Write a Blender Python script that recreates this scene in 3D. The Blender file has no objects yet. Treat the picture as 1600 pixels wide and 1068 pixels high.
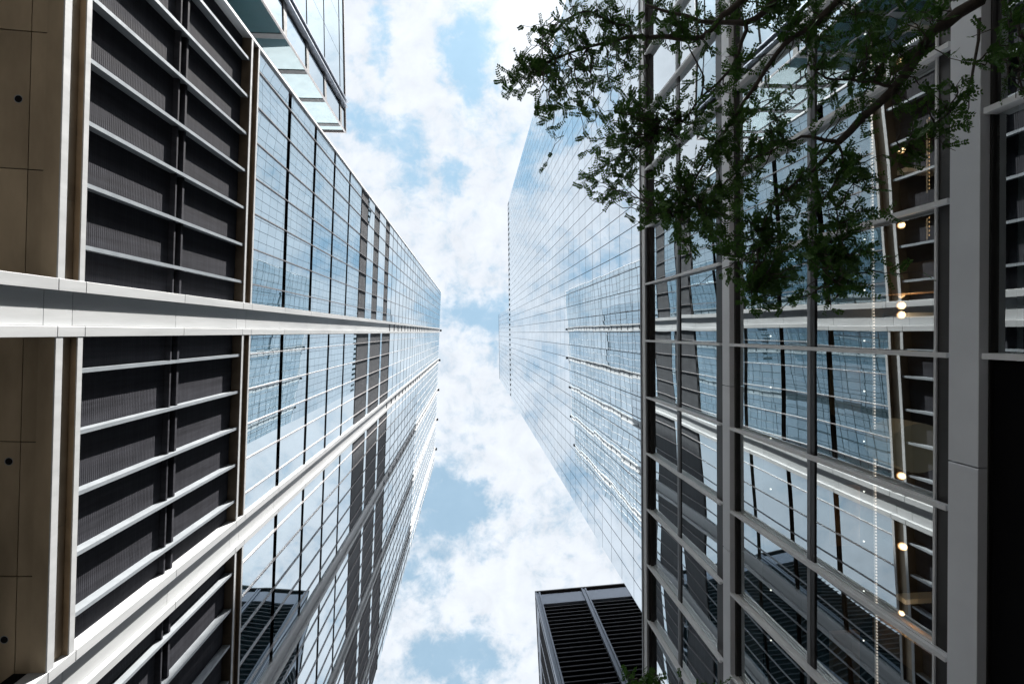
import bpy, math, random
import numpy as np
from mathutils import Matrix, Vector
random.seed(11)
S = bpy.context.scene
COL = S.collection

# ------------------------------------------------------------------ camera
F_PX = 800.0; CX, CY = 800.0, 534.0
CAM = np.array([0.0, 0.0, 1.6])
def _n(v): v = np.array(v, float); return v / np.linalg.norm(v)
ZC = _n((-64, -15, 800)); YC = _n((450, 40747, 800)); XC = np.cross(YC, ZC)
ROT = np.stack([XC, YC, ZC], 1)              # world -> (right, down, forward)
cd = bpy.data.cameras.new('camera'); cam = bpy.data.objects.new('camera', cd); COL.objects.link(cam)
cd.sensor_width = 36.0; cd.lens = F_PX / 1600 * 36; cd.clip_start = 0.05; cd.clip_end = 5000
r_, d_, f_ = ROT[0], ROT[1], ROT[2]
cam.matrix_world = Matrix(((r_[0], -d_[0], -f_[0], CAM[0]), (r_[1], -d_[1], -f_[1], CAM[1]),
                           (r_[2], -d_[2], -f_[2], CAM[2]), (0, 0, 0, 1)))
S.camera = cam
def at_height(x, y, h):                      # point seen at photo pixel (x, y), h metres above the lens
    d = ROT.T @ _n((x - CX, y - CY, F_PX))
    return Vector(CAM + d * (h / d[2]))

# ------------------------------------------------------------------ light
SUN = Vector((1.0, -2.225, 2.0)).normalized()
W = bpy.data.worlds.new('World'); S.world = W; W.use_nodes = True
nt = W.node_tree; N = nt.nodes; L = nt.links; N.clear()
def nd(tree, t, **kw):
    n = tree.nodes.new(t)
    for k, v in kw.items():
        if k == 'op': n.operation = v
        else: setattr(n, k, v)
    return n
def math_(tree, op, a, b=None, c=None, clamp=False):
    n = tree.nodes.new('ShaderNodeMath'); n.operation = op; n.use_clamp = clamp
    for i, v in enumerate((a, b, c)):
        if v is None: continue
        if hasattr(v, 'links'): tree.links.new(v, n.inputs[i])
        else: n.inputs[i].default_value = v
    return n.outputs[0]
sky = nd(nt, 'ShaderNodeTexSky'); sky.sky_type = 'NISHITA'; sky.sun_disc = False
sky.sun_elevation = math.asin(SUN.z); sky.sun_rotation = math.atan2(SUN.x, SUN.y)
sky.air_density = 1.0; sky.dust_density = 0.2; sky.ozone_density = 1.0
SKY_STRENGTH = 0.115
tc = nd(nt, 'ShaderNodeTexCoord'); sx = nd(nt, 'ShaderNodeSeparateXYZ'); L.new(tc.outputs['Generated'], sx.inputs[0])
zz = math_(nt, 'MAXIMUM', sx.outputs[2], 0.12)
cxyz = nd(nt, 'ShaderNodeCombineXYZ')
L.new(math_(nt, 'DIVIDE', sx.outputs[0], zz), cxyz.inputs[0]); L.new(math_(nt, 'DIVIDE', sx.outputs[1], zz), cxyz.inputs[1])
P0 = cxyz.outputs[0]
def noise(tree, vec, scale, detail, rough=.55, dist=0.0, off=(0, 0, 0)):
    m = tree.nodes.new('ShaderNodeMapping'); m.inputs['Location'].default_value = off
    tree.links.new(vec, m.inputs[0])
    n = tree.nodes.new('ShaderNodeTexNoise'); n.inputs['Scale'].default_value = scale; n.inputs['Detail'].default_value = detail
    n.inputs['Roughness'].default_value = rough; n.inputs['Distortion'].default_value = dist
    tree.links.new(m.outputs[0], n.inputs['Vector']); return n.outputs['Fac']
def maprange(tree, v, a, b, c, d, kind='LINEAR'):
    n = tree.nodes.new('ShaderNodeMapRange'); n.interpolation_type = kind
    tree.links.new(v, n.inputs[0])
    for i, q in enumerate((a, b, c, d)): n.inputs[1 + i].default_value = q
    return n.outputs[0]
n1 = noise(nt, P0, 6.5, 9, .62, .25, (3.1, 1.7, 0))
n2 = noise(nt, P0, 17.0, 6, .6, .3, (7.7, 4.2, 0))
n3 = noise(nt, P0, 30.0, 7, .65, .6, (2.7, 9.2, 0))
warp = noise(nt, P0, 9.0, 5, .6, 0, (1.2, 8.8, 0))
warp2 = noise(nt, P0, 9.0, 5, .6, 0, (5.2, 2.8, 0))
wv = nd(nt, 'ShaderNodeCombineXYZ')
L.new(math_(nt, 'MULTIPLY', math_(nt, 'SUBTRACT', warp, .5), .20), wv.inputs[0])
L.new(math_(nt, 'MULTIPLY', math_(nt, 'SUBTRACT', warp2, .5), .20), wv.inputs[1])
pw = nd(nt, 'ShaderNodeVectorMath', op='ADD'); L.new(P0, pw.inputs[0]); L.new(wv.outputs[0], pw.inputs[1])
# openings between the clouds: centre direction (as x/z, y/z), half sizes, depth
GAPS = [((.005, -.52), (.045, .09), .30), ((.04, -.03), (.05, .06), .34), ((-.045, -.04), (.045, .045), .22),
        ((-.06, .33), (.075, .06), .30), ((.0, .37), (.05, .07), .28), ((-.10, .48), (.05, .05), .24),
        ((-.05, .63), (.08, .06), .26), ((.03, .62), (.05, .05), .16), ((-.16, -.55), (.03, .08), .20),
        ((-.19, -.40), (.06, .035), .2), ((-.02, -.29), (.025, .03), .2), ((-.03, .2), (.05, .05), .06), 
        ((-.27, -.14), (.06, .05), .2), ((-.22, .3), (.05, .08), .16), ((-.12, -.33), (.04, .07), .18), ((-.15, .05), (.06, .05), .14), ((.2, -.1), (.06, .05), .14)]
gap = None
for (gx, gy), (hx, hy), dep in GAPS:
    s = nd(nt, 'ShaderNodeVectorMath', op='SUBTRACT'); L.new(pw.outputs[0], s.inputs[0]); s.inputs[1].default_value = (gx, gy, 0)
    m = nd(nt, 'ShaderNodeVectorMath', op='MULTIPLY'); L.new(s.outputs[0], m.inputs[0]); m.inputs[1].default_value = (1 / hx, 1 / hy, 0)
    ln = nd(nt, 'ShaderNodeVectorMath', op='LENGTH'); L.new(m.outputs[0], ln.inputs[0])
    g = maprange(nt, ln.outputs['Value'], 0.2, 1.75, dep, 0, 'SMOOTHSTEP')
    gap = g if gap is None else math_(nt, 'ADD', gap, g)
dens = math_(nt, 'ADD', math_(nt, 'MULTIPLY', n1, .72), math_(nt, 'MULTIPLY', n2, .28))
dens = math_(nt, 'SUBTRACT', dens, gap)
cover = maprange(nt, math_(nt, 'ADD', dens, math_(nt, 'MULTIPLY', math_(nt, 'SUBTRACT', n3, .5), .44)), .20, .52, .26, 1, 'SMOOTHSTEP')
shade = maprange(nt, n2, .3, .7, .86, 1.0)
shade = math_(nt, 'MULTIPLY', shade, maprange(nt, n1, .35, .65, .93, 1.0))
CLOUD = 0.298
# the cloud sheet is brighter towards the sun
sd = nd(nt, 'ShaderNodeVectorMath', op='DOT_PRODUCT'); L.new(tc.outputs['Generated'], sd.inputs[0]); sd.inputs[1].default_value = SUN
glowf = math_(nt, 'POWER', math_(nt, 'MAXIMUM', sd.outputs['Value'], 0.0), 36)
shade = math_(nt, 'MULTIPLY', shade, math_(nt, 'MULTIPLY_ADD', glowf, 3.0, 1.0))
lowglow = math_(nt, 'MULTIPLY', math_(nt, 'POWER', math_(nt, 'MAXIMUM', sd.outputs['Value'], 0.0), 7), maprange(nt, sx.outputs[2], .62, .80, 1, 0, 'SMOOTHSTEP'))  # extra glow added to the low sun-side sky to brighten the block's fins
shade = math_(nt, 'MULTIPLY', shade, math_(nt, 'MULTIPLY_ADD', lowglow, 2.6, 1.0))
cl = nd(nt, 'ShaderNodeCombineColor')
for i, k in enumerate((.92, .975, 1.05)): L.new(math_(nt, 'MULTIPLY', shade, CLOUD * k), cl.inputs[i])
sks = nd(nt, 'ShaderNodeMix'); sks.data_type = 'RGBA'; sks.blend_type = 'MULTIPLY'; sks.inputs[0].default_value = 1
sk10 = nd(nt, 'ShaderNodeGamma'); sk10.inputs[1].default_value = .6; L.new(sky.outputs[0], sk10.inputs[0])
L.new(sk10.outputs[0], sks.inputs[6]); sks.inputs[7].default_value = (SKY_STRENGTH * .74, SKY_STRENGTH * 1.08, SKY_STRENGTH * 1.08, 1)
mixc = nd(nt, 'ShaderNodeMix'); mixc.data_type = 'RGBA'
L.new(cover, mixc.inputs[0]); L.new(sks.outputs[2], mixc.inputs[6]); L.new(cl.outputs[0], mixc.inputs[7])
bg = nd(nt, 'ShaderNodeBackground'); L.new(mixc.outputs[2], bg.inputs[0]); bg.inputs[1].default_value = 1.0
wo = nd(nt, 'ShaderNodeOutputWorld'); L.new(bg.outputs[0], wo.inputs[0])

sl = bpy.data.lights.new('sun', 'SUN'); sl.energy = 5.0; sl.angle = math.radians(.5); sl.color = (1, .955, .89)
so = bpy.data.objects.new('sun', sl); COL.objects.link(so); so.location = (30, -60, 220)
so.rotation_euler = SUN.to_track_quat('Z', 'Y').to_euler()
S.view_settings.view_transform = 'Standard'; S.view_settings.look = 'None'
S.view_settings.exposure = 1.85; S.view_settings.gamma = 1.0
S.cycles.max_bounces = 10; S.cycles.diffuse_bounces = 4; S.cycles.glossy_bounces = 7; S.cycles.transmission_bounces = 6
S.cycles.transparent_max_bounces = 12; S.cycles.caustics_reflective = False; S.cycles.caustics_refractive = False
S.cycles.sample_clamp_indirect = 6.0
S.cycles.use_denoising = True

# ------------------------------------------------------------------ materials
def new_mat(name):
    m = bpy.data.materials.new(name); m.use_nodes = True
    t = m.node_tree; b = t.nodes['Principled BSDF']; return m, t, b
def plain(name, col, rough=.5, metal=0.0, var=.12, scale=3.0, spec=.5, stretch=(1, 1, 1), bump=0.0, isl=0.0):
    m, t, b = new_mat(name)
    tcn = t.nodes.new('ShaderNodeTexCoord'); mp = t.nodes.new('ShaderNodeMapping'); mp.inputs['Scale'].default_value = stretch
    t.links.new(tcn.outputs['Object'], mp.inputs[0])
    nz = noise(t, mp.outputs[0], scale, 6, .6)
    f = maprange(t, nz, .3, .7, 1 - var, 1 + var)
    if isl:
        ge = t.nodes.new('ShaderNodeNewGeometry'); f = math_(t, 'MULTIPLY', f, maprange(t, ge.outputs['Random Per Island'], 0, 1, 1 - isl, 1 + isl))
    c = t.nodes.new('ShaderNodeCombineColor')
    for i in range(3): t.links.new(math_(t, 'MULTIPLY', f, col[i]), c.inputs[i])
    t.links.new(c.outputs[0], b.inputs['Base Color'])
    t.links.new(math_(t, 'MULTIPLY', maprange(t, nz, .3, .7, .85, 1.2), rough, clamp=True), b.inputs['Roughness'])
    b.inputs['Metallic'].default_value = metal; b.inputs['Specular IOR Level'].default_value = spec
    if bump:
        bp = t.nodes.new('ShaderNodeBump'); bp.inputs['Strength'].default_value = bump; bp.inputs['Distance'].default_value = .02
        t.links.new(nz, bp.inputs['Height']); t.links.new(bp.outputs[0], b.inputs['Normal'])
    return m
def mirror_glass(name, tint, under, lo, hi, rough=.004, vary=.95):
    m, t, b = new_mat(name); t.nodes.remove(b)
    o = t.nodes['Material Output']
    gl = t.nodes.new('ShaderNodeBsdfGlossy'); gl.inputs['Color'].default_value = (*tint, 1); gl.inputs['Roughness'].default_value = rough
    df = t.nodes.new('ShaderNodeBsdfDiffuse'); df.inputs['Color'].default_value = (*under, 1)
    lw = t.nodes.new('ShaderNodeLayerWeight'); lw.inputs['Blend'].default_value = .5
    oi = t.nodes.new('ShaderNodeNewGeometry')
    f = maprange(t, lw.outputs['Facing'], 0, 1, lo, hi)
    f = math_(t, 'MULTIPLY', f, maprange(t, oi.outputs['Random Per Island'], 0, 1, vary, 1.0))
    mx = t.nodes.new('ShaderNodeMixShader'); t.links.new(f, mx.inputs[0])
    t.links.new(df.outputs[0], mx.inputs[1]); t.links.new(gl.outputs[0], mx.inputs[2]); t.links.new(mx.outputs[0], o.inputs[0])
    return m
def clear_glass(name, tint, refl, lo, hi):
    m, t, b = new_mat(name); t.nodes.remove(b)
    o = t.nodes['Material Output']
    gl = t.nodes.new('ShaderNodeBsdfGlossy'); gl.inputs['Color'].default_value = (*refl, 1); gl.inputs['Roughness'].default_value = .003
    tr = t.nodes.new('ShaderNodeBsdfTransparent'); tr.inputs['Color'].default_value = (*tint, 1)
    lw = t.nodes.new('ShaderNodeLayerWeight'); lw.inputs['Blend'].default_value = .5
    f = maprange(t, lw.outputs['Facing'], .15, .9, lo, hi)
    mx = t.nodes.new('ShaderNodeMixShader'); t.links.new(f, mx.inputs[0])
    t.links.new(tr.outputs[0], mx.inputs[1]); t.links.new(gl.outputs[0], mx.inputs[2]); t.links.new(mx.outputs[0], o.inputs[0])
    return m
def glow(name, col, s):
    m, t, b = new_mat(name); b.inputs['Base Color'].default_value = (*col, 1)
    b.inputs['Emission Color'].default_value = (*col, 1); b.inputs['Emission Strength'].default_value = s; return m
M = dict(
    white=plain('pale_metal_panel', (.375, .388, .40), .42, 0, .10, 1.6, .4, (1, 1.6, .22), 0, .05),
    bronze=plain('bronze_metal_panel', (.44, .36, .255), .34, .7, .22, .8, .5, (1, .35, 1), .06, .14),
    champagne=plain('champagne_metal', (.30, .24, .175), .38, .5, .15, 1.5),
    louvre=plain('charcoal_louvre', (.039, .040, .048), .8, 0, .3, 1.5, .06, (1, 3, .2), 0, .09),
    fin=plain('blue_grey_fin', (.26, .285, .31), .4, .3, .06, 2),
    black=plain('black_recess', (.006, .006, .007), .9, 0, .2, 3, .05),
    core=plain('building_core', (.05, .055, .06), .7),
    mullion=plain('grey_mullion', (.21, .20, .205), .4, .3, .08),
    line=plain('white_floor_line', (.6, .62, .64), .4, .2, .05),
    lglass=mirror_glass('blue_reflective_glass', (.85, .93, .975), (.05, .105, .13), .70, .96, .004, .84),
    tglass=mirror_glass('mirror_curtain_glass', (.86, .925, .97), (.03, .07, .10), .72, .97, .004, .93),
    nglass=mirror_glass('pale_curtain_glass', (.74, .81, .85), (.03, .07, .085), .6, .93),
    teal=mirror_glass('teal_glass', (.39, .455, .475), (.015, .05, .058), .42, .62),
    joint=plain('dark_joint', (.04, .047, .06), .5),
    pglass=clear_glass('clear_facade_glass', (.70, .80, .80), (.90, .97, 1.0), .33, .95),
    frame=plain('dark_bronze_frame', (.035, .032, .031), .35, .4, .15),
    rail=plain('grey_aluminium', (.80, .805, .81), .4, 0, .06, 1.5, .5, (1, .2, 1)),
    band=plain('grey_band_panel', (.74, .765, .80), .45, 0, .06, 1.2),
    band_dark=plain('grey_frame_paint', (.22, .228, .24), .42, .1, .06, 1.2),
    ceiling=plain('dark_ceiling', (.05, .046, .043), .7, 0, .2, 1.0),
    wood=plain('brown_interior_panel', (.45, .27, .15), .5, 0, .25, 2.0, .4, (1, 1, .2)),
    inner=plain('dark_interior_wall', (.04, .037, .036), .7, 0, .3, 1.0),
    plant=plain('grey_plant_louvre', (.085, .09, .10), .6, 0, .15, 1.5, .2, (1, 2, .3), 0, .1),
    slat=plain('blackened_slat', (.055, .058, .068), .45, .3, .15),
    post=plain('steel_blue_post', (.23, .26, .31), .4, .5, .06),
    bark=plain('dark_bark', (.060, .050, .042), .85, 0, .35, 18.0, .3, (1, 1, 1), .5),
    lamp=glow('warm_lamp', (1.0, .66, .38), 3.6), lampoff=plain('milky_globe', (.75, .66, .55), .3),
    bulb=glow('warm_bulb', (1.0, .80, .68), .34), bulbs=glow('warm_bead', (1.0, .62, .30), .2),
    spot=glow('small_downlight', (1.0, .93, .85), 1.0),
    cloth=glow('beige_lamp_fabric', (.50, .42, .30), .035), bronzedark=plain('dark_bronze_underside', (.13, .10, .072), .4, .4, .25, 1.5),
    ground=plain('paving', (.16, .155, .15), .8, 0, .15, .6),
)
def globe_mat(name):
    # frosted globe: hot in the middle, amber towards the rim
    m, t, b = new_mat(name)
    lw = t.nodes.new('ShaderNodeLayerWeight'); lw.inputs['Blend'].default_value = .5
    mx = t.nodes.new('ShaderNodeMix'); mx.data_type = 'RGBA'; t.links.new(maprange(t, lw.outputs['Facing'], .02, .55, 0, 1, 'SMOOTHSTEP'), mx.inputs[0])
    mx.inputs[6].default_value = (3.4, 2.2, 1.15, 1); mx.inputs[7].default_value = (.42, .15, .04, 1)
    t.links.new(mx.outputs[2], b.inputs['Emission Color']); b.inputs['Emission Strength'].default_value = .6; return m
M['lamp'] = globe_mat('warm_lamp_globe')
def leaf_mat(name, a, b_):
    m, t, b = new_mat(name); o = t.nodes['Material Output']
    g = t.nodes.new('ShaderNodeNewGeometry')
    mx = t.nodes.new('ShaderNodeMix'); mx.data_type = 'RGBA'; t.links.new(g.outputs['Random Per Island'], mx.inputs[0])
    mx.inputs[6].default_value = (*a, 1); mx.inputs[7].default_value = (*b_, 1)
    t.links.new(mx.outputs[2], b.inputs['Base Color']); b.inputs['Roughness'].default_value = .5
    b.inputs['Specular IOR Level'].default_value = .25
    tl = t.nodes.new('ShaderNodeBsdfTranslucent'); t.links.new(mx.outputs[2], tl.inputs[0])
    ms = t.nodes.new('ShaderNodeMixShader'); ms.inputs[0].default_value = .5
    t.links.new(b.outputs[0], ms.inputs[1]); t.links.new(tl.outputs[0], ms.inputs[2]); t.links.new(ms.outputs[0], o.inputs[0]); return m
M['leaf'] = leaf_mat('locust_leaf', (.032, .085, .016), (.075, .155, .03))

# ------------------------------------------------------------------ builders
class MB:
    def __init__(self): self.v = []; self.f = []; self.sm = False
    def quad(self, a, b, c, d):
        i = len(self.v); self.v += [tuple(a), tuple(b), tuple(c), tuple(d)]; self.f.append((i, i + 1, i + 2, i + 3))
    def box(self, x0, x1, y0, y1, z0, z1):
        i = len(self.v)
        self.v += [(x0, y0, z0), (x1, y0, z0), (x1, y1, z0), (x0, y1, z0), (x0, y0, z1), (x1, y0, z1), (x1, y1, z1), (x0, y1, z1)]
        self.f += [tuple(i + k for k in q) for q in ((0, 3, 2, 1), (4, 5, 6, 7), (0, 1, 5, 4), (1, 2, 6, 5), (2, 3, 7, 6), (3, 0, 4, 7))]
        return self
    def pane(self, x, y0, y1, z0, z1, sgn, amp=.002, tilt=.0015, n=3):
        # a slightly bowed sheet of glass in the plane x, facing sgn * x
        i = len(self.v); bow = random.uniform(-amp, amp) * 1.5; ty = random.gauss(0, tilt); tz = random.gauss(0, tilt)
        tw = random.uniform(-amp, amp)
        hy = (y1 - y0) / 2; hz = (z1 - z0) / 2
        for a in range(n + 1):
            for b in range(n + 1):
                u = -1 + 2 * a / n; w = -1 + 2 * b / n
                self.v.append((x + sgn * (bow * (1 - u * u) * (1 - .6 * w * w) + ty * hy * u + tz * min(hz, 1.2) * w + tw * u * w * .7),
                               y0 + (u + 1) * hy, z0 + (w + 1) * hz))
        for a in range(n):
            for b in range(n):
                q = (i + a * (n + 1) + b, i + (a + 1) * (n + 1) + b, i + (a + 1) * (n + 1) + b + 1, i + a * (n + 1) + b + 1)
                self.f.append(q if sgn > 0 else q[::-1])
        self.sm = True
    def tube(self, pts, rad, sides=6):
        rings = []
        for k, p in enumerate(pts):
            p = Vector(p); a = Vector(pts[max(k - 1, 0)]); b = Vector(pts[min(k + 1, len(pts) - 1)])
            t = (b - a).normalized(); u = t.cross(Vector((.3, .2, 1))).normalized(); w = t.cross(u)
            i = len(self.v); rings.append(i)
            for s in range(sides):
                an = 2 * math.pi * s / sides
                self.v.append(tuple(p + (u * math.cos(an) + w * math.sin(an)) * rad[k]))
        for a, b in zip(rings, rings[1:]):
            for s in range(sides): self.f.append((a + s, a + (s + 1) % sides, b + (s + 1) % sides, b + s))
        self.f.append(tuple(rings[-1] + s for s in range(sides))); self.f.append(tuple(rings[0] + s for s in range(sides))[::-1])
    def build(self, name, mat, parent=None, loc=None, bevel=0):
        me = bpy.data.meshes.new(name); me.from_pydata(self.v, [], self.f); me.validate(); me.update()
        if self.sm: me.polygons.foreach_set('use_smooth', [True] * len(me.polygons))
        me.materials.append(mat)
        o = bpy.data.objects.new(name, me); COL.objects.link(o)
        if parent: o.parent = parent
        if loc is not None: o.location = loc
        if bevel:
            b = o.modifiers.new('bevel', 'BEVEL'); b.width = bevel; b.segments = 1; b.limit_method = 'ANGLE'
        return o
def tag(o, label=None, cat=None, group=None, kind=None):
    for k, v in (('label', label), ('category', cat), ('group', group), ('kind', kind)):
        if v: o[k] = v
    return o
def empty(name, loc, rz=0.0):
    o = bpy.data.objects.new(name, None); COL.objects.link(o); o.location = loc; o.rotation_euler = (0, 0, rz); o.empty_display_size = .5
    return o
def box(*a): return MB().box(*a)

# ------------------------------------------------------------------ ground
g = MB(); g.quad((-900, -900, 0), (900, -900, 0), (900, 900, 0), (-900, 900, 0))
tag(g.build('ground', M['ground']), kind='structure')

# ------------------------------------------------------------------ left office tower (local x = outward, y along the street)
LB = empty('office_tower', (-10.0, 0, 0), math.atan(.0527))
tag(LB, 'tall office tower with pale pier bands, charcoal louvres, bronze soffit and blue glass above', 'office tower')
MOD = 1.607; PC = [-.71 + 9.64 * k for k in range(5)]; Y0 = -13.05; Y1 = 42.4
PW = .71
ROOF = 168.4
box(-32, -.5, Y0 + .15, Y1 - .1, 15.0, ROOF - .3).build('wall', M['core'], LB)
box(-32, -.01, Y0 + .02, Y0 + .14, 15.72, ROOF).build('side_wall', M['band'], LB)
box(-32, -6.2, Y0 + .4, Y1 - .4, 0, 14.8).build('ground_storey', M['inner'], LB)
box(-32.2, -.16, Y0 + .15, Y1, ROOF - .3, ROOF).build('roof', M['band'], LB)
# soffit of the overhang: bronze sheets with open joints
sf = MB()
ys = [Y0 + .2] + [y for y in np.arange(-.71 - 3 * 3.28, 40, 3.28) if y > Y0 + 1] + [Y1 - .2]
for a, b in zip(ys, ys[1:]):
    for xa, xb in ((-6.2, -.78), (-.76, -.424)): sf.box(xa, xb, a + .012, b - .012, 14.86, 14.9)
soffit = sf.build('soffit', M['bronze'], LB)
box(-6.2, -.4, Y0 + .2, Y1 - .2, 14.91, 14.99).build('soffit_backing', M['black'], LB)
for yy in np.arange(-10.0, 40, 4.35):
    x = -1.02
    t = MB(); pts = []
    R0, R1 = .10, .085
    for k in range(20):
        a0, a1 = 2 * math.pi * k / 20, 2 * math.pi * (k + 1) / 20
        c0, s0, c1, s1 = math.cos(a0), math.sin(a0), math.cos(a1), math.sin(a1)
        t.quad((R1 * c0, R1 * s0, 0), (R0 * c0, R0 * s0, 0), (R0 * c1, R0 * s1, 0), (R1 * c1, R1 * s1, 0))
        t.quad((R1 * c0, R1 * s0, 0), (R1 * c1, R1 * s1, 0), (R1 * c1, R1 * s1, .004), (R1 * c0, R1 * s0, .004))
    ring = t.build('downlight', M['fin'], LB, (x, yy + .0, 14.853))
    dsk = MB(); dsk.v = [(R1 * math.cos(2 * math.pi * k / 20), R1 * math.sin(2 * math.pi * k / 20), .003) for k in range(20)]; dsk.f = [tuple(range(20))[::-1]]
    dsk.build('lens', M['black'], ring)
# piers: two flanges and a recessed web, cut into panels by thin joints
zj = [0, 4.9, 9.8, 14.86, 15.75, 20.35, 24.95, 25.85] + [30.0 + 4.52 * k for k in range(4)] + [48.1, 54.1, 60.5] + [66.6 + 3.7 * k for k in range(28)]
zj[-1] = ROOF + .1
for c in PC:
    p = MB(); w = MB(); s = MB()
    for a, b in zip(zj, zj[1:]):
        p.box(-.46, 0, c - PW, c - PW + .29, a + .009, b - .009); p.box(-.46, 0, c + PW - .26, c + PW, a + .009, b - .009)
        w.box(-.46, -.18, c - PW + .30, c + PW - .27, max(a - .2, 0) + .009, b - .2 - .009)
    pr = p.build('pier', M['white'], LB, bevel=.006)
    w.build('web_panel', M['white'], pr)
    box(-.8, -.465, c - PW + .02, c + PW - .02, 0, ROOF - .35).build('core', M['black'], pr)
# bays between piers
bays = [(Y0, PC[0] - PW)] + [(PC[k] + PW, PC[k + 1] - PW) for k in range(4)] + [(PC[4] + PW, Y1)]
for bi, (a, b) in enumerate(bays):
    # lower cornice: two flanges with a metal channel between
    for z0, z1 in ((14.84, 15.05), (15.53, 15.70)):
        fl = box(-.05, -.015, a, b, z0, z1).build('cornice_flange', M['white'], LB)
        box(-.42, -.052, a, b, z0 + .012, z1 - .004).build('underside', M['champagne'] if z0 > 15 else M['bronze'], fl)
    ch = MB()
    yy = a
    while yy < b - .1:
        y2 = min(yy + 4.82, b); ch.box(-.42, -.19, yy + .006, y2 - .006, 15.055, 15.525); yy = y2
    ch.build('cornice_channel', M['champagne'], LB)
    # two storeys of charcoal louvre
    for za, zb in ((15.72, 19.95), (20.5, 24.9)):
        lv = MB(); z = za
        while z < zb - .02:
            z2 = min(z + .075, zb)
            lv.quad((-.408, a, z), (-.408, b, z), (-.40, b, z + .02), (-.40, a, z + .02))
            lv.quad((-.40, a, z + .02), (-.40, b, z + .02), (-.40, b, z2), (-.40, a, z2))
            lv.quad((-.40, a, z2), (-.40, b, z2), (-.408, b, z2), (-.408, a, z2)); z = z2
        lv.build('louvre_panel', M['louvre'], LB)
    rl = MB(); rl.box(-.41, -.22, a, b, 19.96, 20.04); rl.box(-.41, -.22, a, b, 20.38, 20.49); rl.build('louvre_rail', M['louvre'], LB)
    box(-.45, -.38, a, b, 20.04, 20.38).build('louvre_recess', M['black'], LB)
    box(-.41, -.22, a, b, 15.705, 15.79).build('louvre_sill', M['fin'], LB)
    # bronze and white trim between louvres and glass
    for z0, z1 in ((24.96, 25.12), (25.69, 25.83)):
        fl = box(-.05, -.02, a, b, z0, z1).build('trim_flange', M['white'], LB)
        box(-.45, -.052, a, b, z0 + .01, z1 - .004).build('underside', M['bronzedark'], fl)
    chn = MB(); yy = a
    while yy < b - .1:
        y2 = min(yy + 4.82, b); chn.box(-.45, -.19, yy + .006, y2 - .006, 25.165, 25.675); yy = y2
    chn.build('trim_channel', M['champagne'], LB)
    box(-.45, -.13, a, b, ROOF - .9, ROOF - .31).build('parapet', M['white'], LB)
# fins and mullions on the 1.6 m grid
grid = []
j = -7
while True:
    y = PC[0] + MOD * j
    if y > Y1 - .5: break
    if all(abs(y - c) > PW + .1 for c in PC): grid.append(y)
    j += 1
for y in grid:
    f = MB(); f.box(-.40, -.10, y - .035, y + .035, 15.79, 24.93)
    f.box(-.10, -.085, y - .055, y + .055, 15.79, 24.93)
    f.build('fin', M['fin'], LB)
for y in grid:
    m = box(-.2, -.055, y - .022, y + .022, 25.845, ROOF - .91).build('mullion', M['mullion'], LB)
# glass: one sheet per module and storey
floors = [25.85] + [30.0 + 4.52 * k for k in range(4)] + [48.1]
storeys = [(floors[k] + (0.02 if k == 0 else .25), floors[k + 1] - .22) for k in range(5)]
louv = [(48.4, 53.2), (54.35, 60.0), (61.0, 66.4)]
upper = [(66.6 + 3.7 * k + .08, 66.6 + 3.7 * (k + 1) - .08) for k in range(27)]
upper[-1] = (upper[-1][0], ROOF - .93)
cuts = []
for bi, (a, b) in enumerate(bays):
    e = [a + .01] + [y for y in grid if a < y < b] + [b - .01]
    cuts += [(bi, p + .02, q - .02) for p, q in zip(e, e[1:])]
cells = []
for bi, p, q in cuts:
    for za, zb in storeys: cells.append((p, q, za, zb))
    for za, zb in louv:
        if bi == 0: cells.append((p, q, za + 2.75, zb))
    for za, zb in upper: cells.append((p, q, za, zb))
def bigness(c, x):
    p, q, za, zb = c; zm = (za + zb) / 2 - 1.6
    px = 736 + 800 * x / zm; py = 519 + 800 * (p + q) / 2 / zm
    if not (-40 < px < 1640 and -40 < py < 1108): return 0
    return (q - p) * (zb - za) / zm ** 3
cells.sort(key=lambda c: -bigness(c, -10.3))
for c in cells[:100]:
    w = MB(); w.pane(-.12, *c, 1, .0022, .0016); w.build('window', M['lglass'], LB)
w = MB()
for c in cells[100:]: w.pane(-.12, *c, 1, .0022, .0016, 2)
tag(w.build('upper_window', M['lglass'], LB), kind='stuff')
for k in range(1, 6):
    box(-.49, -.3, Y0 + .14, Y1, floors[k] - .21, floors[k] + .24).build('floor_gap', M['black'], LB)
bl = MB()
for k in range(1, 28): bl.box(-.45, -.105, Y0 + .14, Y1, 66.6 + 3.7 * (k - 1) - .075, 66.6 + 3.7 * (k - 1) + .075)
bl.build('floor_line', M['joint'], LB)
for (za, zb) in louv:
    for bi, (a, b) in enumerate(bays):
        top = zb if bi else za + 2.7
        lv = MB(); z = za
        while z < top - .05:
            z2 = min(z + .22, top)
            lv.quad((-.2, a, z), (-.2, b, z), (-.16, b, z + .07), (-.16, a, z + .07)); lv.quad((-.16, a, z + .07), (-.16, b, z + .07), (-.16, b, z2), (-.16, a, z2)); z = z2
        o = lv.build('plant_louvre', M['plant'], LB)
    if zb < 66:
        for a, b in bays:
            sg = MB(); sg.pane(-.12, a, b, zb + .06, zb + .95, 1, .001, .0003, 4); sg.build('storey_line', M['lglass'], LB)
for c in PC:
    box(-.1, .45, c - .3, c + .3, ROOF + .1, ROOF + 1.2).build('roof_bracket', M['black'], LB)

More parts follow.
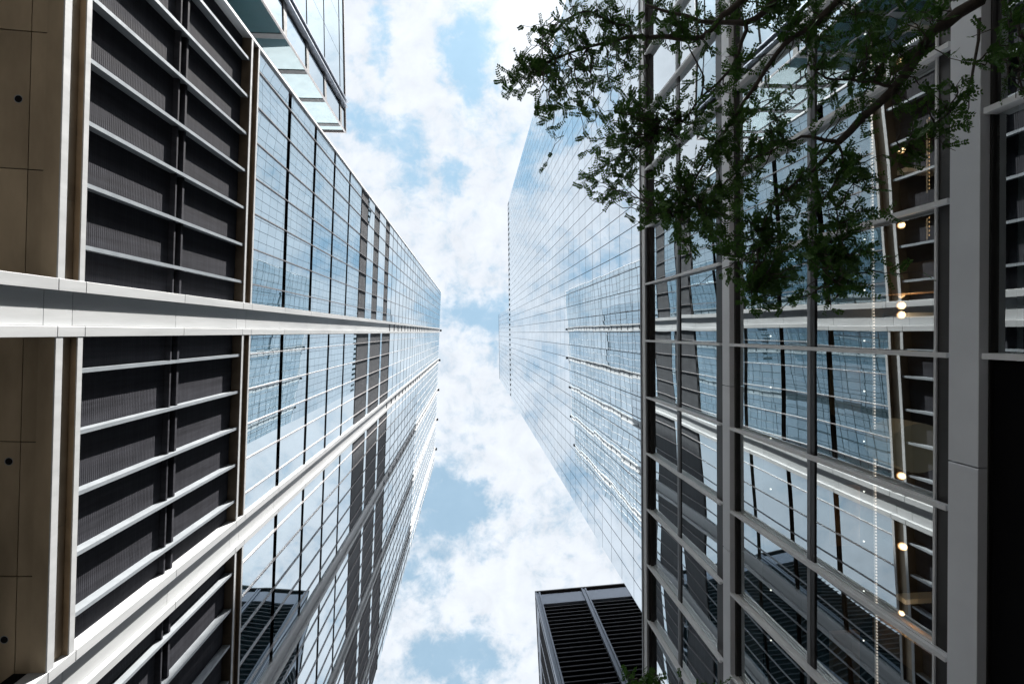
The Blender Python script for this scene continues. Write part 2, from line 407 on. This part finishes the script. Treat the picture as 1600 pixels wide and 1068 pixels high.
# ------------------------------------------------------------------ right mirror tower (local x into the building)
TB = empty('glass_tower', (10.8, 0, 0))
tag(TB, 'tall mirror glass tower with thin dark gridlines, rising behind the lit glass block', 'glass tower')
TW = 1.396; TY1 = 18.25; NK = 39; TY0 = TY1 - NK * TW; FZ = 2.775; Z00 = 35.26 - 12 * FZ
TR = Z00 + 52 * FZ; TR2 = 200.5
UP = 18                                     # the higher part spans the first 18 modules
box(.05, 95, TY0 + .03, TY1 - .03, 0, TR - .05).build('wall', M['joint'], TB)  # unseen depth stretched so the tower shades the louvred building
box(.06, 93, TY1 - UP * TW + .03, TY1 - .04, TR - .05, TR2 - .1).build('penthouse_wall', M['joint'], TB)
for y, nm in ((TY0, 'side_wall'), (TY1 - .01, 'side_wall')): box(.03, 95, y, y + .03, 0, TR).build(nm, M['tglass'], TB)
box(.0, 95.1, TY0, TY1 - UP * TW - .01, TR, TR + .5).build('parapet', M['joint'], TB)
box(.0, 93.1, TY1 - UP * TW, TY1, TR2 - .1, TR2 + .3).build('parapet', M['joint'], TB)
cells = []
for k in range(NK):
    ya, yb = TY1 - (k + 1) * TW + .028, TY1 - k * TW - .028
    for i in range(2, 52):
        za, zb = Z00 + i * FZ + .03, Z00 + (i + 1) * FZ - .03
        if i == 50: zb -= 1.3
        if i == 51: continue
        cells.append((ya, yb, za, zb))
    if k < UP:
        nn = int((TR2 - .2 - TR) / FZ)
        for i in range(nn): cells.append((ya, yb, TR + i * FZ + .03, TR + (i + 1) * FZ - .03))
cells = [c for c in cells if c[3] > 8]
cells.sort(key=lambda c: -(bigness(c, 10.8) if c[2] > 34 else 0))
for c in cells[:100]:
    w = MB(); w.pane(0, *c, -1, .0022, .0011); w.build('window', M['tglass'], TB)
w = MB()
for c in cells[100:]: w.pane(0, *c, -1, .0022, .0011, 2)
tag(w.build('upper_window', M['tglass'], TB), kind='stuff')
zt = Z00 + 51 * FZ
vn = MB(); bandm = MB()
for k in range(NK):
    y = TY1 - k * TW
    bandm.pane(0, y - TW + .33, y - .33 - .62, zt - 1.3, TR - .02, -1, .001, .001, 1) if False else None
    bandm.pane(0, y - .42, y - .03, zt - 1.3, TR - .05, -1, .001, .001, 1); bandm.pane(0, y - TW + .03, y - TW + .36, zt - 1.3, TR - .05, -1, .001, .001, 1)
bandm.build('top_band_glass', M['tglass'], TB)
for k in range(2, 37):
    y = TY1 - k * TW
    box(-.02, .04, y - TW + .37, y - .43, zt - 1.25, TR - .06).build('vent', M['black'], TB)

# ------------------------------------------------------------------ glass block on the right (local x into the building)
PB = empty('glass_block', (5.2, 0, 0))
tag(PB, 'lit low glass block with dark bronze frames and bright vertical fins beside the mirror tower', 'glass building')
PY0, PY1 = -26.0, 34.0
PM = 1.69; pg = [.31 + PM * k for k in range(-15, 20)]
box(-.02, 2.0, PY0, PY1, 16.86, 16.98).build('roof_coping', M['frame'], PB)
box(0, .6, PY0, PY1, 16.60, 16.855).build('roof_edge', M['rail'], PB)
box(.10, .6, PY0, PY1, 16.44, 16.595).build('head_frame', M['frame'], PB)
box(.125, .25, PY0, PY1, 14.425, 14.52).build('mid_rail', M['band_dark'], PB)
box(.13, .25, PY0, PY1, 14.33, 14.42).build('mid_rail', M['frame'], PB)
box(.12, .5, PY0, PY1, 11.86, 12.35).build('sill_frame', M['frame'], PB)
def banded(name, x0, z0, z1, mat, step, ph):
    b = MB(); y = PY0
    cut = [PY0] + [q for q in np.arange(ph - 60, PY1, step) if q > PY0 + .3] + [PY1]
    for a, c in zip(cut, cut[1:]): b.box(x0, .5, a + .008, c - .008, z0, z1)
    return b.build(name, mat, PB, bevel=.004)
banded('floor_band', 0, 11.56, 11.855, M['band'], PM * 2, .31)
box(.10, .5, PY0, PY1, 11.50, 11.555).build('head_frame', M['frame'], PB)
box(.125, .25, PY0, PY1, 9.265, 9.34).build('mid_rail', M['band_dark'], PB)
box(.13, .25, PY0, PY1, 9.17, 9.26).build('mid_rail', M['frame'], PB)
box(.12, .5, PY0, PY1, 6.80, 7.05).build('sill_frame', M['frame'], PB)
box(.10, .16, PY0, PY1, 7.052, 7.08).build('glazing_bead', M['rail'], PB)
banded('floor_band', 0, 6.46, 6.795, M['band'], PM * 3, .62)
box(.10, .4, PY0, PY1, 6.44, 6.455).build('head_frame', M['frame'], PB)
fins = []
for y in pg:
    for za, zb in ((12.0, 16.58), (6.82, 11.555)):
        f = MB()
        f.box(.045, .145, y - .012, y + .012, za, zb)
        f.box(.0, .045, y - .028, y + .028, za, zb)
        f.box(.08, .092, y - .022, y + .022, za, zb)
        f.build('fin', M['rail'], PB)
pcells = []
for a, b in zip(pg, pg[1:]):
    for za, zb in ((14.52, 16.44), (12.35, 14.33), (9.34, 11.50), (7.08, 9.17)): pcells.append((a + .005, b - .005, za, zb))
for c in pcells:
    if bigness(c, 5.35) > 0 or abs(c[0]) < 12:
        w = MB(); w.pane(.15, *c, -1, .0026, .0018, 5); w.build('window', M['pglass'], PB)
# interior seen through the glass
box(.2, 12, PY0, PY1, 16.30, 16.50).build('ceiling', M['ceiling'], PB)
box(.2, 12, PY0, PY1, 11.45, 11.9).build('ceiling', M['ceiling'], PB)
box(.2, 12, PY0, PY1, 6.47, 6.9).build('storey_floor', M['ceiling'], PB)
box(11.9, 12.2, PY0, PY1, 0, 16.3).build('back_wall', M['inner'], PB)
box(.02, 12.2, PY0 - .1, PY0, 0, 16.9).build('end_wall', M['frame'], PB)
box(.02, 12.2, PY1, PY1 + .1, 0, 16.9).build('end_wall', M['frame'], PB)
box(.02, 12.2, PY0, PY1, 16.5, 16.6).build('roof', M['frame'], PB)
for y in (-8.2, -1.2, 5.9, 13.0):
    box(.2, .62, PY0, PY1, 11.43, 11.449).build('reflection_strip', M['white'], PB) if y < -8 else None  # pale strip imitating a reflection in the glass
    box(3.0, 3.5, y, y + .55, 6.9, 11.45).build('interior_column', M['wood'], PB)
for a, b in ((.75, 1.75), (3.2, 4.4), (-3.6, -2.2), (6.2, 7.6)):
    box(2.05, 2.62, a, b, 11.32, 11.447).build('ceiling_panel', M['wood'], PB)
for y in np.arange(-9, 14, 2.9):
    box(3.5, 8, y, y + .10, 11.2, 11.44).build('ceiling_beam', M['band'], PB)
for x in (.80, 1.72, 2.80):
    for k in range(-8, 9):
        y = .14 + 1.03 * k + (x - .8) * .06
        d = MB(); d.v = [(x + .016 * math.cos(q * math.pi / 4), y + .016 * math.sin(q * math.pi / 4), 11.435) for q in range(8)]
        d.f = [tuple(range(8))[::-1]]
        top = [(vx, vy, 11.449) for vx, vy, _ in d.v]; d.v += top
        for q in range(8): d.f.append((q, (q + 1) % 8, 8 + (q + 1) % 8, 8 + q))
        d.build('downlight', M['spot'], PB)
# ground storey behind the lower frame
box(.13, .4, .36, PY1, 0, 6.43).build('lower_wall', M['black'], PB)
w = MB(); yy = .30
while yy > PY0 + 3:
    w2 = MB(); w2.pane(.15, yy - 2.46, yy - .02, .3, 6.43, -1, .003, .002, 4); w2.build('window', M['pglass'], PB)
    f = box(.0, .145, yy - .03, yy + .03, .3, 6.43).build('fin', M['rail'], PB)
    yy -= 2.48
# hanging globe lamps: each a lamp of its own
def sphere(mb, c, r, sx=1, n=12, m=8):
    i = len(mb.v)
    for a in range(m + 1):
        th = math.pi * a / m
        for b in range(n): mb.v.append((c[0] + r * math.sin(th) * math.cos(2 * math.pi * b / n), c[1] + r * math.sin(th) * math.sin(2 * math.pi * b / n), c[2] + r * sx * math.cos(th)))
    for a in range(m):
        for b in range(n): mb.f.append((i + a * n + b, i + (a + 1) * n + b, i + (a + 1) * n + (b + 1) % n, i + a * n + (b + 1) % n))
    mb.sm = True
def pendant(px, py, r, drop, label, lit=True):
    p = at_height(px, py, 9.7 - drop)
    e = empty('pendant_lamp', (p.x, p.y, 11.45)); tag(e, label, 'pendant lamp', 'warm globe lamps hanging behind the glass')
    m = MB(); sphere(m, (0, 0, -(11.45 - p.z)), r); m.build('globe', M['lamp'] if lit else M['lampoff'], e)
    if lit:
        pl = bpy.data.lights.new('lamp_light', 'POINT'); pl.energy = 1.6; pl.color = (1, .62, .32); pl.shadow_soft_size = r * 1.05
        po = bpy.data.objects.new('lamp_light', pl); COL.objects.link(po); po.parent = e; po.location = (0, 0, -(11.45 - p.z) - r * 2.4)
    c = MB(); c.tube([(0, 0, 0), (0, 0, -(11.45 - p.z) + r)], [.012, .012], 6); c.build('cord', M['frame'], e)
    k = MB(); k.tube([(0, 0, -.001), (0, 0, -.04)], [.06, .06], 10); k.build('ceiling_cap', M['frame'], e)
pendant(1408, 96, .070, .25, 'glowing globe lamp farthest up the row, ringed by tree leaves')
pendant(1408, 235, .070, .25, 'glowing globe lamp just below the thick bare bough')
pendant(1408, 352, .070, .25, 'glowing globe lamp tucked right under a slanting fin')
pendant(1408, 460, .070, .25, 'dim milky globe lamp, topmost of the tight trio', False)
pendant(1408, 477, .080, .25, 'bright globe lamp in the middle of the tight trio')
pendant(1408, 492, .080, .25, 'bright globe lamp at the foot of the tight trio')
pendant(1408, 743, .080, .25, 'glowing globe lamp beside the big beige drum shade')
pendant(1410, 853, .085, .25, 'lone glowing globe lamp over the reflected dark louvres')
pendant(1408, 957, .055, .25, 'small globe lamp half hidden by the lowest bright fin')
# beaded light strips under the ceiling
def strip(px, ya, yb, step, mat, label, r):
    a = at_height(px[0], ya, 9.5); b = at_height(px[1], yb, 9.5)
    e = empty('light_strip', (a.x, a.y, a.z)); tag(e, label, 'light strip')
    d = b - a
    t = MB(); t.tube([(0, 0, .05), tuple(d + Vector((0, 0, .05)))], [.014, .014], 6); t.build('rail', M['rail'], e)
    t = MB(); nn = int(d.length / step)
    for k in range(nn):
        c = d * (k / nn); s_ = step * .27
        t.box(c.x - r, c.x + r, c.y - s_, c.y + s_, c.z - r, c.z + r)
    t.build('beads', mat, e)
strip((1361, 1371), 45, 1075, .062, M['bulb'], 'long pale beaded light strip running the whole length of the glass block ceiling', .011)
strip((1452, 1452), 185, 300, .075, M['bulbs'], 'short faint strip of warm beads near the grey base band, under the bough', .006)
strip((1452, 1452), 340, 374, .075, M['bulbs'], 'tiny strip of warm beads below a slanting fin near the base band', .006)
# large fabric shade
e = empty('drum_lampshade', tuple(at_height(1436, 700, 9.0)))
tag(e, 'big beige fabric drum lampshade hanging behind the glass', 'lampshade')
m = MB(); n = 28; R = .47; H = .62
for z in (0, H):
    for b in range(n): m.v.append((R * 1.25 * math.cos(2 * math.pi * b / n) * (1 + .05 * math.sin(3 * b)), R * math.sin(2 * math.pi * b / n), z))
for b in range(n): m.f.append((b, (b + 1) % n, n + (b + 1) % n, n + b))
m.f.append(tuple(range(n))[::-1]); m.build('shade', M['cloth'], e)
m = MB(); m.tube([(0, 0, H), (0, 0, 11.45 - e.location.z)], [.012, .012]); m.build('cord', M['frame'], e)

# ------------------------------------------------------------------ louvred dark building far down the street
BK = 1.45
BB = empty('louvred_building', (11.95 * BK, 51.4 * BK, 0), math.radians(-2.2)); BB.scale = (BK, BK, BK)
tag(BB, 'black building of horizontal louvres and steel grey posts at the foot of the photo', 'building')
BH = 100.5; BWID = 26; BDEP = 30
box(.5, BWID, .6, BDEP, 0, BH - .4).build('wall', M['black'], BB)
for i, x in enumerate((0.0, 9.15, 18.3)):
    p = MB(); p.box(x, x + .28, -.25, .5, 0, BH - .3); p.box(x + .33, x + .62, -.12, .5, 0, BH - .3); p.box(x + .67, x + .95, -.25, .5, 0, BH - .3)
    p.build('post', M['post'], BB)
for x0, x1 in ((.95, 9.15), (10.1, 18.3), (19.25, BWID)):
    box(x0, x1, .05, .55, BH - 4.4, BH - .9).build('fascia', M['post'], BB)
    sl_ = MB(); z = BH - 5.6
    while z > 40:
        sl_.quad((x0, .1, z), (x1, .1, z), (x1, .55, z + .5), (x0, .55, z + .5)); sl_.box(x0, x1, -.02, .10, z - .12, z); z -= 1.14
    sl_.build('louvre', M['slat'], BB)
box(-.05, BWID, -.3, BDEP, BH - .3, BH).build('roof_coping', M['frame'], BB)
side = MB()
for k in range(6):
    side.box(0.0, .5, 1.2 + 4.8 * k, 1.2 + 4.8 * k + .5, 0, BH - .31)
side.build('side_post', M['post'], BB)
for k in range(5):
    y0, y1 = 1.72 + 4.8 * k, 1.18 + 4.8 * (k + 1)
    box(.05, .49, y0, y1, BH - 4.4, BH - .9).build('side_fascia', M['post'], BB)
    sl_ = MB(); z = BH - 5.6
    while z > 40:
        sl_.quad((.1, y1, z), (.1, y0, z), (.49, y0, z + .5), (.49, y1, z + .5)); sl_.box(-.02, .10, y0, y1, z - .12, z); z -= 1.14
    sl_.build('side_louvre', M['slat'], BB)

# ------------------------------------------------------------------ glass corner building beyond the office tower
NB = empty('corner_building', (-11.2, -18.4, 0))
tag(NB, 'pale glass corner building with teal side and dark floor edges, behind the louvred office tower', 'glass building')
NR = 49.7; NF = [30.1, 34.7, 39.1, 43.6, 48.2]
NF = [34.7 - 4.45 * k for k in range(6, 0, -1)] + [34.7, 39.1, 43.5, 48.3]
box(-24, -1.6, -30, -1.7, 0, NR - 1.2).build('wall', M['core'], NB)
for z in NF:
    s = MB(); s.box(-23.5, -.02, -1.75, -.02, z - .27, z + .27); s.box(-1.75, -.02, -3.0, -1.75, z - .27, z + .27)
    s.build('floor_slab', M['core'], NB)
    box(-1.6, -.1, -30, -3.0, z - .12, z + .12).build('floor_gap', M['black'], NB)
lv = [4.0] + NF + [NR]
for a, b in zip(lv, lv[1:]):
    x = -24
    for k in range(9):
        xa, xb = -23.4 + 2.6 * k + .02, -23.4 + 2.6 * (k + 1) - .02
        m = MB(); i = 0
        m.quad((xa, -.06, a + .27), (xb, -.06, a + .27), (xb, -.06, b - .27), (xa, -.06, b - .27)); m.f[-1] = m.f[-1][::-1]
        m.build('side_window', M['teal'], NB)
    m = MB(); m.pane(-.08, -1.75, -.09, a + .16, b - .16, 1, .001, .001); m.build('window', M['nglass'], NB)
    y = -2.95
    while y > -30:
        m = MB(); m.pane(-.06, y - 3.2 + .02, y - .02, a + .14, b - .14, 1, .003, .0012); m.build('window', M['nglass'], NB); y -= 3.2
f = MB(); f.box(-.5, .25, -2.28, -2.18, 4, NR + .1); f.box(-.1, .3, -2.7, -2.6, 4, NR + .1); f.build('corner_fin', M['post'], NB)
f = MB(); f.box(-.12, -.0, -.10, .0, 4, NR + .2); f.build('corner_post', M['mullion'], NB)
box(-24.1, .02, -30, .02, NR + .2, NR + .34).build('roof_edge', M['mullion'], NB)
for k in range(8):
    x = -23.4 + 2.6 * (k + 1); box(x - .04, x + .04, -.05, .02, 4, NR).build('side_mullion', M['mullion'], NB)

# ------------------------------------------------------------------ trees
def wiggle(a, b, n, amp):
    pts = []
    for k in range(n + 1):
        t = k / n; p = a.lerp(b, t)
        if 0 < k < n: p = p + Vector((random.gauss(0, amp), random.gauss(0, amp), random.gauss(0, amp)))
        pts.append(p)
    return pts
def leaflet(mb, p, d, nrm, ln, wd):
    s = d.cross(nrm).normalized(); i = len(mb.v)
    mb.v += [tuple(p), tuple(p + d * ln * .3 + s * wd), tuple(p + d * ln * .75 + s * wd * .8), tuple(p + d * ln),
             tuple(p + d * ln * .75 - s * wd * .8), tuple(p + d * ln * .3 - s * wd)]
    mb.f.append(tuple(range(i, i + 6)))
def compound_leaf(mb, p, d, size=1.0):
    d = (d + Vector((0, 0, -.25))).normalized()
    nrm = (Vector((0, 0, 1)) + Vector((random.gauss(0, .45), random.gauss(0, .45), 0))).normalized()
    side = d.cross(nrm).normalized(); nrm = side.cross(d).normalized()
    ln = random.uniform(.09, .15) * size; n = random.randint(6, 9)
    i = len(mb.v); e = p + d * ln
    mb.v += [tuple(p + side * .0012), tuple(e + side * .0008), tuple(e - side * .0008), tuple(p - side * .0012)]; mb.f.append((i, i + 1, i + 2, i + 3))
    for k in range(n):
        t = .12 + .86 * k / (n - 1); q = p + d * ln * t + Vector((0, 0, -.02 * t * t * size))
        l2 = size * random.uniform(.022, .038) * (1 - .35 * abs(t - .45))
        for sg in (-1, 1):
            dd = (side * sg + d * .55 + Vector((0, 0, random.uniform(-.25, .05)))).normalized()
            nn = (nrm + Vector((random.gauss(0, .3), random.gauss(0, .3), random.gauss(0, .3)))).normalized()
            leaflet(mb, q, dd, nn, l2, l2 * random.uniform(.24, .33))
def tree(label, trunk_base, fork, limbs, clumps, per_area, extra=()):
    T = empty('honey_locust_tree', (trunk_base.x, trunk_base.y, 0)); tag(T, label, 'tree')
    off = Vector((trunk_base.x, trunk_base.y, 0))
    t = MB(); pts = wiggle(trunk_base, fork, 6, .03); t.tube([p - off for p in pts], [.15 - .012 * k for k in range(7)], 12); t.sm = True
    t.build('trunk', M['bark'], T)
    nodes = []
    for pix, r0, r1 in limbs:
        ctl = [fork if q is None else at_height(*q) for q in pix]
        pts = []; rad = []
        for k in range(len(ctl) - 1):
            m = max(2, int((ctl[k + 1] - ctl[k]).length / .14)); p0 = ctl[max(k - 1, 0)]; p3 = ctl[min(k + 2, len(ctl) - 1)]
            for s in range(m):
                u = s / m; a, b, c, d = p0, ctl[k], ctl[k + 1], p3
                p = .5 * ((2 * b) + (c - a) * u + (2 * a - 5 * b + 4 * c - d) * u * u + (3 * b - a - 3 * c + d) * u ** 3)
                pts.append(p + Vector((random.gauss(0, .006), random.gauss(0, .006), random.gauss(0, .006))))
        pts.append(ctl[-1]); n = len(pts)
        rad = [1.2 * r0 + (r1 * 1.35 - 1.2 * r0) * (k / (n - 1)) ** .7 + random.uniform(0, .10) * r1 for k in range(n)]
        b = MB(); b.tube([p - off for p in pts], rad, 8); b.sm = True; b.build('branch', M['bark'], T)
        nodes += pts[n // 5:]
    tw = MB(); cr = MB()
    for (px, py, rx, ry, h, nt_) in clumps:
        for q in range(max(1, int(nt_ * per_area))):
            while True:
                u, v = random.uniform(-1, 1), random.uniform(-1, 1)
                if u * u + v * v < 1: break
            tgt = at_height(px + u * rx * 1.28, py + v * ry * 1.28, h + random.gauss(0, .22))
            ne = sorted(nodes, key=lambda p: (p - tgt).length)[random.choice((0, 0, 1, 3))]
            d = tgt - ne
            if d.length > 1.3: ne = tgt - d.normalized() * random.uniform(.7, 1.1)
            if d.length < .12: tgt = ne + Vector((random.gauss(0, .2), random.gauss(0, .2), random.gauss(0, .1)))
            n = max(4, int((tgt - ne).length / .07)); pts = wiggle(ne, tgt, n, .016)
            tw.tube([p - off for p in pts], [.0070 - .0044 * k / n for k in range(n + 1)], 4)
            for k in range(n + 1):
                if (pts[k] - tgt).length > .42: continue
                for _ in range(random.choice((0, 1, 1, 2))):
                    dr = (pts[min(k + 1, n)] - pts[max(k - 1, 0)]).normalized()
                    rv = Vector((random.gauss(0, 1), random.gauss(0, 1), random.gauss(0, .5)))
                    compound_leaf(cr, pts[k] - off, (dr * .6 + rv.normalized() * .9).normalized())
    for a, b in extra:
        p0 = at_height(*a); p1 = at_height(*b); pts = wiggle(p0, p1, 5, .01)
        tw.tube([p - off for p in pts], [.003] * 6, 4)
        for k in (3, 4, 5): compound_leaf(cr, pts[k] - off, (pts[5] - pts[0]).normalized(), .8)
    tw.build('twigs', M['bark'], T); cr.build('crown', M['leaf'], T)
    return T
base = at_height(1470, -430, 2.6); base.z = 0
fork = at_height(1460, -330, 2.8)
limbs = [
    ([None, (1545, -40, 3.7), (1500, 22, 3.9), (1455, 50, 4.0), (1428, 95, 4.05), (1395, 140, 4.1), (1348, 182, 4.2), (1310, 222, 4.3)], .075, .022),
    ([(1310, 222, 4.3), (1270, 212, 4.4), (1240, 218, 4.5), (1205, 235, 4.6), (1170, 250, 4.7)], .016, .005),
    ([(1310, 222, 4.3), (1290, 248, 4.4), (1262, 272, 4.5), (1235, 290, 4.6), (1205, 318, 4.65), (1190, 360, 4.6)], .019, .005),
    ([(1395, 138, 4.1), (1365, 128, 4.2), (1330, 126, 4.3), (1290, 122, 4.4), (1262, 100, 4.5)], .012, .005),
    ([None, (1330, -130, 3.9), (1215, -12, 4.5), (1195, 18, 4.6), (1165, 35, 4.7), (1135, 36, 4.8), (1095, 33, 4.9), (1048, 20, 5.0), (1010, 8, 5.1)], .06, .008),
    ([None, (1290, -140, 3.9), (1160, 0, 4.5), (1128, 27, 4.6), (1095, 59, 4.75), (1040, 58, 4.9), (985, 58, 5.0), (945, 68, 5.1), (890, 84, 5.2), (850, 100, 5.3)], .055, .006),
    ([(1165, 35, 4.7), (1160, 65, 4.7), (1142, 107, 4.75), (1120, 130, 4.8), (1088, 162, 4.85), (1064, 190, 4.9), (1030, 205, 5.0)], .018, .005),
    ([(985, 58, 5.0), (985, 41, 5.0), (955, 38, 5.1), (920, 17, 5.2), (895, 26, 5.3), (862, 42, 5.3)], .009, .004),
    ([(1095, 150, 4.8), (1100, 120, 4.8), (1078, 78, 4.8)], .008, .005),
    ([(1310, 222, 4.3), (1318, 262, 4.3), (1300, 300, 4.3), (1310, 350, 4.25), (1298, 400, 4.2)], .011, .003),
    ([(1310, 350, 4.25), (1320, 395, 4.2), (1306, 440, 4.15)], .006, .002),
    ([(1530, 30, 3.9), (1523, 100, 3.85), (1510, 140, 3.8), (1480, 175, 3.8), (1440, 210, 3.85), (1405, 228, 3.9)], .011, .003),
    ([(1545, -40, 3.7), (1600, 60, 3.5), (1590, 120, 3.5), (1605, 150, 3.5)], .011, .004),
    ([None, (1420, -90, 3.9), (1310, 0, 4.3), (1262, 45, 4.5), (1225, 70, 4.6), (1195, 110, 4.7), (1150, 180, 4.8), (1110, 240, 4.85), (1075, 300, 4.9)], .05, .006),
    ([(1170, 250, 4.7), (1130, 290, 4.75), (1090, 320, 4.8), (1050, 335, 4.85)], .008, .003),
    ([(1190, 360, 4.6), (1188, 410, 4.5), (1182, 455, 4.45)], .006, .002),
]
C = lambda x, y, rx, ry, h, n: (x, y, rx, ry, h, n)
clumps = [C(850, 60, 40, 40, 5.3, 5), C(818, 125, 38, 34, 5.3, 8), C(872, 130, 48, 40, 5.25, 8), C(900, 190, 55, 24, 5.2, 8), C(865, 30, 50, 30, 5.3, 6),
          C(930, 25, 55, 30, 5.2, 8), C(955, 85, 50, 40, 5.15, 7), C(965, 150, 45, 35, 5.1, 8), C(950, 235, 40, 25, 5.1, 8), C(935, 295, 22, 25, 5.1, 3), C(905, 272, 22, 12, 5.1, 2), C(1000, 200, 45, 50, 5.0, 11),
          C(1005, 60, 45, 45, 5.0, 8), C(1075, 90, 40, 45, 4.85, 4), C(1110, 25, 55, 28, 4.9, 9), C(1190, 20, 50, 30, 4.7, 7), C(1165, 120, 45, 40, 4.75, 7), C(1105, 190, 40, 40, 4.9, 7),
          C(1060, 240, 50, 40, 4.95, 12), C(1040, 330, 42, 40, 4.9, 11), C(1090, 370, 42, 32, 4.8, 11), C(1130, 290, 60, 55, 4.75, 20), C(1170, 190, 45, 40, 4.75, 9), C(1200, 260, 60, 40, 4.65, 10),
          C(1165, 390, 42, 42, 4.6, 12), C(1200, 455, 36, 28, 4.5, 10), C(1180, 480, 20, 15, 4.45, 3), C(1225, 360, 45, 35, 4.55, 10), C(1255, 410, 35, 25, 4.4, 7), C(1300, 445, 26, 30, 4.2, 7), C(1325, 400, 42, 20, 4.2, 8),
          C(1285, 390, 45, 30, 4.3, 8), C(1250, 320, 30, 26, 4.5, 5), C(1240, 180, 45, 30, 4.5, 6), C(1260, 85, 50, 40, 4.5, 8), C(1245, 25, 50, 26, 4.6, 8), C(1320, 60, 55, 45, 4.3, 9), C(1310, 270, 35, 35, 4.3, 8), C(1350, 320, 35, 30, 4.2, 6),
          C(1370, 250, 35, 35, 4.15, 6), C(1380, 30, 55, 30, 4.15, 11), C(1440, 25, 30, 22, 4.0, 5), C(1395, 95, 40, 22, 4.1, 4), C(1340, 150, 40, 22, 4.2, 5), C(1430, 165, 40, 25, 3.9, 4), C(1450, 215, 35, 20, 3.85, 3),
          C(1500, 225, 20, 16, 3.8, 2), C(1515, 130, 16, 26, 3.8, 2), C(1515, 75, 12, 18, 3.8, 1), C(1575, 60, 25, 45, 3.5, 4), C(1585, 140, 18, 30, 3.5, 2), C(1090, 440, 18, 14, 4.8, 1)]
tree('honey locust tree whose dark boughs and feathery leaves hang over the upper right', base, fork, limbs, clumps, 1.75,
     extra=[((880, 205, 5.2), (848, 262, 5.1))])
base2 = at_height(1090, 1500, 3.2); base2.z = 0
fork2 = at_height(1090, 1300, 3.8)
limbs2 = [([None, (1060, 1180, 4.6), (1040, 1110, 5.0), (1030, 1062, 5.1)], .03, .006), ([(1060, 1180, 4.6), (1010, 1120, 5.0), (1000, 1060, 5.0)], .014, .004),
          ([(1060, 1180, 4.6), (1110, 1120, 5.0), (1128, 1070, 5.0)], .014, .004)]
clumps2 = [C(1000, 1062, 22, 20, 5.0, 6), C(1055, 1064, 36, 18, 5.0, 7), C(1145, 1070, 16, 12, 5.0, 2), C(1030, 1090, 50, 25, 5.0, 6), C(1110, 1085, 30, 18, 5.0, 3)]
tree('treetop whose leaf tips just poke up from the bottom edge, before the black louvres', base2, fork2, limbs2, clumps2, 1.0)
